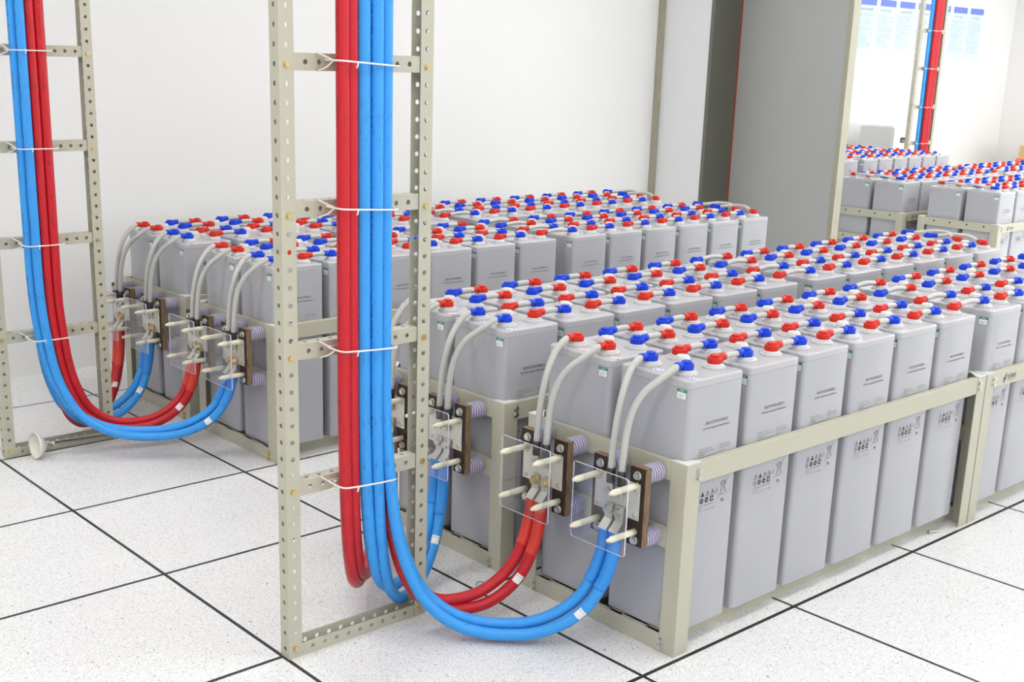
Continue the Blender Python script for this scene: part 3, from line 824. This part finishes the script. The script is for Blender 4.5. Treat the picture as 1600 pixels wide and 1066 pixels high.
# ------------------------------------------------------------------ thick power cables
PROF = [(0, 1.9), (0, 1.2), (0, .8), (.004, .56), (.028, .40), (.058, .28), (.105, .19), (.18, .108), (.30, .052), (.42, .030), (.54, .026), (.68, .036), (.81, .070), (.905, .120), (.963, .185), (.992, .245), (1, .300)]
def power(bx, by, lx, ly, zb, col, label, group, tagon=True, zend=.300, ztop=H, prof=PROF, r=.0148, sgn=1, bulge=0.0):
    root = thing('power_cable', (bx, by, 0), label, 'power cable', group)
    O = Vector((bx, by, 0)); A = Vector((bx, by, 0)); B = Vector((lx, ly, 0)); d = B-A
    pts = [Vector((0, 0, ztop)), Vector((0, 0, 2.3))]
    for s, z in prof:
        if z < .5: z = zb+(z-.026)*(.5-zb)/.474
        pts.append(d*s+Vector((0, 0, z)))
    pts[-1].z = .300
    m = M['p'+col]
    b = MB(); b.tube(pts, r, m, 18, step=7); b.build('sheath', root)
    # tail in heat shrink, rising to the lug
    b = MB(); tail = [pts[-4]*.35+pts[-3]*.65, pts[-3], pts[-2], pts[-1], pts[-1]+Vector((0, 0, .010))]
    b.tube(tail, r*1.09, M['s'+col], 18, step=5); b.build('heat_shrink', root)
    b = MB(); e = pts[-1]+Vector((0, 0, .010)); s = -sgn
    b.add([e+Vector(v) for v in ((-.013, -.013, 0), (.013, -.013, 0), (.013, .013, 0), (-.013, .013, 0), (.0085, -.0125, .022), (.0115, -.0125, .022), (.0115, .0125, .022), (.0085, .0125, .022))],
          [(3, 2, 1, 0), (4, 5, 6, 7), (0, 1, 5, 4), (1, 2, 6, 5), (2, 3, 7, 6), (3, 0, 4, 7)], M['tin'])
    b.box(e+Vector((.0085, -.0125, .022)), e+Vector((.0115, .0125, .060)), M['tin'])
    hexbolt(b, e+Vector((.0085, 0, .046)), .0105, .011, M['zinc'] if col == 'blue' and 'nearest' in label else M['brass'])
    lug = b.build('cable_lug', root)
    if tagon:
        # small paper tag wrapped round the sheath
        P = smooth_path(pts, 7); i = len(P)-7*4+3; p, t = P[i], (P[i+1]-P[i-1]).normalized()
        T = Matrix.Translation(p) @ t.to_track_quat('Z', 'Y').to_matrix().to_4x4()
        nn = Vector((-.62, -.72, .3)); nn = (nn-t*nn.dot(t)).normalized(); bb = t.cross(nn)
        def wrap(a0, a1, h0, h1, rr, m, n=8):
            for k in range(n):
                q = [(a0+(a1-a0)*(k+e)/n, h) for e, h in ((0, h0), (1, h0), (1, h1), (0, h1))]
                b.add([p+(nn*math.cos(a)+bb*math.sin(a))*rr+t*h for a, h in q], [(0, 1, 2, 3)], m)
        b = MB(); wrap(-.75, .75, -.012, .012, r*1.04, M['tagw']); wrap(-.6, -.1, .006, .0072, r*1.05, M['inkgrey'], 3); wrap(.1, .4, .006, .0072, r*1.05, M['inkgrey'], 3)
        b.build('paper_tag', root)
    return root
def lug_y(si, col, q): return STR[si][1]+BSH[si]+LEADY[col][q]
LX = .031
g = 'power cables on the nearest ladder'
LATE = [(0, 1.9), (0, 1.2), (0, .8), (.002, .56), (.012, .40), (.034, .28), (.075, .19), (.145, .115), (.27, .060), (.40, .034), (.54, .026), (.68, .036), (.81, .070), (.905, .120), (.963, .185), (.992, .245), (1, .300)]
EARLY = [(0, 1.9), (0, 1.2), (0, .8), (.006, .56), (.032, .40), (.068, .28), (.118, .19), (.190, .112), (.305, .054), (.42, .030), (.54, .026), (.68, .036), (.81, .070), (.905, .120), (.963, .185), (.992, .245), (1, .300)]
EARLIER = [(0, 1.9), (0, 1.2), (0, .8), (.012, .56), (.062, .40), (.115, .28), (.170, .19), (.240, .112), (.335, .058), (.43, .032), (.54, .026), (.68, .036), (.81, .070), (.905, .120), (.963, .185), (.992, .245), (1, .300)]
power(-.357, .530, LX, lug_y(0, 'blue', 0), .026, 'blue', 'thick blue cable, outermost loop from nearest ladder to nearest blue terminal block', g)
power(-.335, .561, LX, lug_y(0, 'blue', 1), .040, 'blue', 'thick blue cable, inner loop from nearest ladder to nearest blue terminal block', g, False)
power(-.352, .561, LX, lug_y(0, 'red', 0), .038, 'red', 'thick red cable, lower loop from nearest ladder to nearest red terminal block', g, prof=EARLY)
power(-.381, .561, LX, lug_y(0, 'red', 1), .062, 'red', 'thick red cable, upper loop from nearest ladder to nearest red terminal block', g, False, prof=EARLIER)
power(-.386, .524, LX+.003, lug_y(1, 'blue', 0), .028, 'blue', 'thick blue cable, right of two curving back to the second string from nearest ladder', g)
power(-.416, .530, LX+.003, lug_y(1, 'blue', 1), .060, 'blue', 'thick blue cable, left of two curving back to the second string from nearest ladder', g, False)
power(-.4445, .536, LX+.003, lug_y(1, 'red', 0), .075, 'red', 'thick red cable, right of two curving back to the second string from nearest ladder', g)
power(-.470, .531, LX+.003, lug_y(1, 'red', 1), .055, 'red', 'thick red cable, leftmost on the nearest ladder, curving back to the second string', g, False)
g = 'power cables on the far left ladder'
power(-.452, 2.330, LX+.003, lug_y(2, 'blue', 0), .082, 'blue', 'thick blue cable, outermost loop of the far left ladder', g)
power(-.467, 2.358, LX+.003, lug_y(2, 'blue', 1), .098, 'blue', 'thick blue cable, second loop inside the outermost of far left ladder', g, False)
power(-.421, 2.333, LX+.003, lug_y(2, 'red', 0), .078, 'red', 'thick red cable, lower loop from far left ladder to the third string', g)
power(-.391, 2.333, LX+.003, lug_y(2, 'red', 1), .095, 'red', 'thick red cable, upper loop from far left ladder to the third string', g, False)
power(-.437, 2.362, LX+.006, lug_y(3, 'blue', 0), .060, 'blue', 'thick blue cable, nearer of two running from far left ladder to fourth string', g)
power(-.452, 2.389, LX+.006, lug_y(3, 'blue', 1), .082, 'blue', 'thick blue cable, farther of two running from far left ladder to fourth string', g, False)
power(-.407, 2.362, LX+.006, lug_y(3, 'red', 0), .026, 'red', 'thick red cable, nearer of two running from far left ladder to fourth string', g, prof=LATE)
power(-.377, 2.362, LX+.006, lug_y(3, 'red', 1), .032, 'red', 'thick red cable, farther of two running from far left ladder to fourth string', g, False, prof=LATE)
g = 'power cables on the distant ladder'
for i, (x, y, col) in enumerate(((8.338, 4.162, 'blue'), (8.371, 4.162, 'blue'), (8.404, 4.162, 'blue'), (8.437, 4.162, 'blue'), (8.362, 4.129, 'red'), (8.395, 4.129, 'red'), (8.428, 4.129, 'red'), (8.461, 4.132, 'red'))):
    root = thing('power_cable', (x, y, 0), 'thick %s cable on the distant ladder, %s from the left' % (col, ORD[i]), 'power cable', g)
    b = MB(); dx = -.18 if col == 'blue' else -.14; dy = -.12 if i % 2 else .10
    b.tube([(0, 0, H), (0, 0, 2.), (0, 0, 1.2), (0, 0, .7), (.0, dy*.05, .40), (dx*.1, dy*.3, .2), (dx*.45, dy*.7, .10+.01*i), (dx*.9, dy, .22), (dx, dy, .34)], .0158, M['p'+col], 14, step=5)
    b.build('sheath', root)

# twine ties round the bundles at each rung
def tie(x0, x1, y0, y1, z, label, side=-1, tilt=.0):
    root = thing('twine_tie', ((x0+x1)/2, (y0+y1)/2, z), label, 'tie', 'white twine ties'); cx = (x0+x1)/2; cy = (y0+y1)/2
    b = MB(); w = (x1-x0)/2; d = (y1-y0)/2; pts = []
    for sx, sy, a0 in ((1, -1, -PI/2), (1, 1, 0), (-1, 1, PI/2), (-1, -1, PI)):
        for k in range(3):
            a = a0+PI/2*k/2; px = sx*(w-.012)+.0145*math.cos(a); py = sy*(d-.012)+.0145*math.sin(a)
            pts.append((px, py, tilt*px))
    b.tube(pts, .0021, M['twine'], 6, step=3, closed=True)
    b.tube([(-w-.001, -.004, -tilt*w), (-w-.012, .012, .012), (-w-.022, d-.003, .020)], .0017, M['twine'], 6, step=3)
    b.tube([(-w-.001, -.004, -tilt*w), (-w-.010, .012, -.010), (-w-.020, d-.003, -.018)], .0017, M['twine'], 6, step=3)
    b.tube([(-w+.03, -d-.003, tilt*(-w+.03)), (-w+.036, -d-.005, .002), (-w+.034, -d-.004, -.010)], .0019, M['twine'], 6, step=3)
    b.build('loop', root)
    return root
for i, z in enumerate(ZS): tie(-.486, -.336, .5085, .5755, z-.018, 'white twine tie round the nearest cable bundle at its %s rung from the floor' % ORD[i], tilt=-.06)
for i, z in enumerate(ZS): tie(-.483, -.361, 2.314, 2.4035, z-.018, 'white twine tie round the far left cable bundle at its %s rung from the floor' % ORD[i])
for i, z in enumerate([.76, 1.08, 1.415, 1.74, 2.06]): tie(8.318, 8.480, 4.110, 4.1795, z-.018, 'white twine tie round the distant cable bundle at its %s rung from the floor' % ORD[i+1])

# ------------------------------------------------------------------ things on the floor and in the far room
root = thing('cup_on_rod', (-.50, 2.347, 0), 'ivory plastic cup on a long thin zinc rod lying before the far left ladder', 'tool')
def coned():
    O = Vector((0, 0, .0475)); dirv = Vector((.60, .036, -.039)).normalized(); q = dirv.to_track_quat('Z', 'Y').to_matrix().to_4x4()
    T = Matrix.Translation(O) @ q
    b = MB(); b.lathe([(.010, .042), (.012, .037), (.030, .026), (.045, .007), (.0465, 0.0), (.043, 0.0), (.041, .006), (.026, .0225), (.007, .032)], M['cone'], 36, T)
    b.build('cup', root)
    b = MB(); b.lathe([(.0052, .030), (.0052, .064), (.0072, .0642), (.0072, .072), (.0052, .0722), (.0052, .660)], M['zinc'], 12, T)
    b.build('rod', root)
coned()
b = MB(); b.lathe([(.0068, 0), (.0068, .006), (.0045, .0062), (.0045, .042), (.0038, .043)], M['zinc'], 12, Matrix.Translation((0, 0, .0068)) @ Matrix.Rotation(-.28, 4, 'Z') @ Matrix.Rotation(PI/2+.05, 4, 'Y'), smooth=False)
tag(b.build('loose_bolt', loc=(1.37, .045, 0)), 'loose zinc bolt lying on the floor by the nearest rack', 'bolt')
b = MB(); b.tube([(0, 0, .002), (.008, .006, .004), (.018, .004, .006), (.026, -.004, .003)], .0016, M['scrap'], 6); tag(b.build('tape_scrap', loc=(.02, .62, 0)), 'tiny curled blue scrap on the floor between nearest two racks', 'scrap')

# cabinet
root = thing('equipment_cabinet', (8.67, 4.60, 0), 'pale grey equipment cabinet with a small dark display by the poster wall', 'cabinet')
b = MB(); b.box((0, .012, .05), (.74, .36, .85), M['cab']); b.box((.02, .03, 0), (.72, .34, .05), M['dark']); b.build('body', root, bevel=.004)
b = MB(); b.box((.012, 0, .06), (.728, .011, .842), M['cab']); dr = b.build('door', root, bevel=.003)
b = MB(); b.box((.135, -.004, .705), (.225, 0, .755), M['screen']); b.box((.155, -.0045, .722), (.205, -.004, .727), M['tagw']); b.build('display', dr)
b = MB(); b.cyl((.70, 0, .80), (.70, -.006, .80), .01, M['screen'], 12); b.build('lock', dr)
b = MB(); b.box((0, 0, 0), (.42, .30, .012), M['tagw']); tag(b.build('document_tray', loc=(8.72, 4.64, .8505), bevel=.002), 'thin white tray lying on top of the pale equipment cabinet', 'tray')

# posters
px0, px1, pzt, pzb = 8.75, 11.27, 2.045, 1.502
for i in range(7):
    wd = (px1-px0)/7; xa = px0+wd*i; xb = xa+wd-.003
    root = thing('poster', (xa, YN2, pzb), 'pale blue text poster with dark blue header, %s from the left on the far wall' % ORD[i], 'poster', 'posters on the far wall')
    hh = pzt-pzb; y = -.004; ww = xb-xa
    b = MB(); b.box((0, y, 0), (ww, -.0005, hh), M['postb']); sh = b.build('sheet', root)
    b = MB(); b.box((.07, y-.001, hh-.062), (ww, y, hh), M['posth']); b.box((.012, y-.001, hh-.062), (.062, y, hh+.002), M['tagw']); b.build('header', root)
    b = MB(); rr = random.Random(i)
    brand_mark(b, .024, hh-.045, .03, y-.0012, M['posti'])
    nch = [7, 6, 7, 6, 6, 6, 6][i]; titles = ['蓄电池室管理制度', '机房安全制度', '设备维护管理制度', '安全操作规程', '值班管理制度', '维护作业规程', '应急处理制度']
    text_box(b, titles[i], .085, hh-.115, .085+.032*len(titles[i]) if len(titles[i]) < 8 else .31, hh-.088, y-.0012, M['posti'])
    z = hh-.14
    while z > .07:
        L = ww*rr.uniform(.35, .86); x = .04+rr.choice((0, 0, .02)); s = x
        while s < x+L and s < ww-.03:
            e = min(s+rr.uniform(.02, .09), ww-.025); b.poly([(s, y-.0012, z), (e, y-.0012, z), (e, y-.0012, z+.0032), (s, y-.0012, z+.0032)], M['posti']); s = e+.008
        z -= rr.choice((.0115, .0115, .0115, .018))
    b.box((ww*.62, y-.0012, .030), (ww*.82, y-.0011, .033), M['posti'])
    b.build('printed_text', root)

# tan box with an orange item on it, at the right edge beyond the strings
root = thing('cardboard_box', (11.3, 4.20, 0), 'tan box in the far corner behind the battery strings', 'box')
b = MB(); b.box((0, 0, 0), (.6, .4, .62), M['carton']); b.build('carton', root, bevel=.004)
b = MB(); b.box((-.005, .15, .6205), (.605, .23, .622), M['tagw']); b.build('tape', root)

root = thing('plastic_bin', (10.5, 4.05, 0), 'orange plastic bin standing before the tan box in the far corner', 'bin')
b = MB(); b.lathe([(.13, 0), (.135, .005), (.172, .50), (.18, .505), (.18, .53), (.17, .53), (.165, .50), (.13, .02)], M['orange'], 28); b.build('bin_body', root)
b = MB(); b.lathe([(.178, .531), (.182, .535), (.17, .548), (.10, .556), (.03, .557)], M['orange'], 28); b.build('lid', root)
bpy.context.view_layer.update()
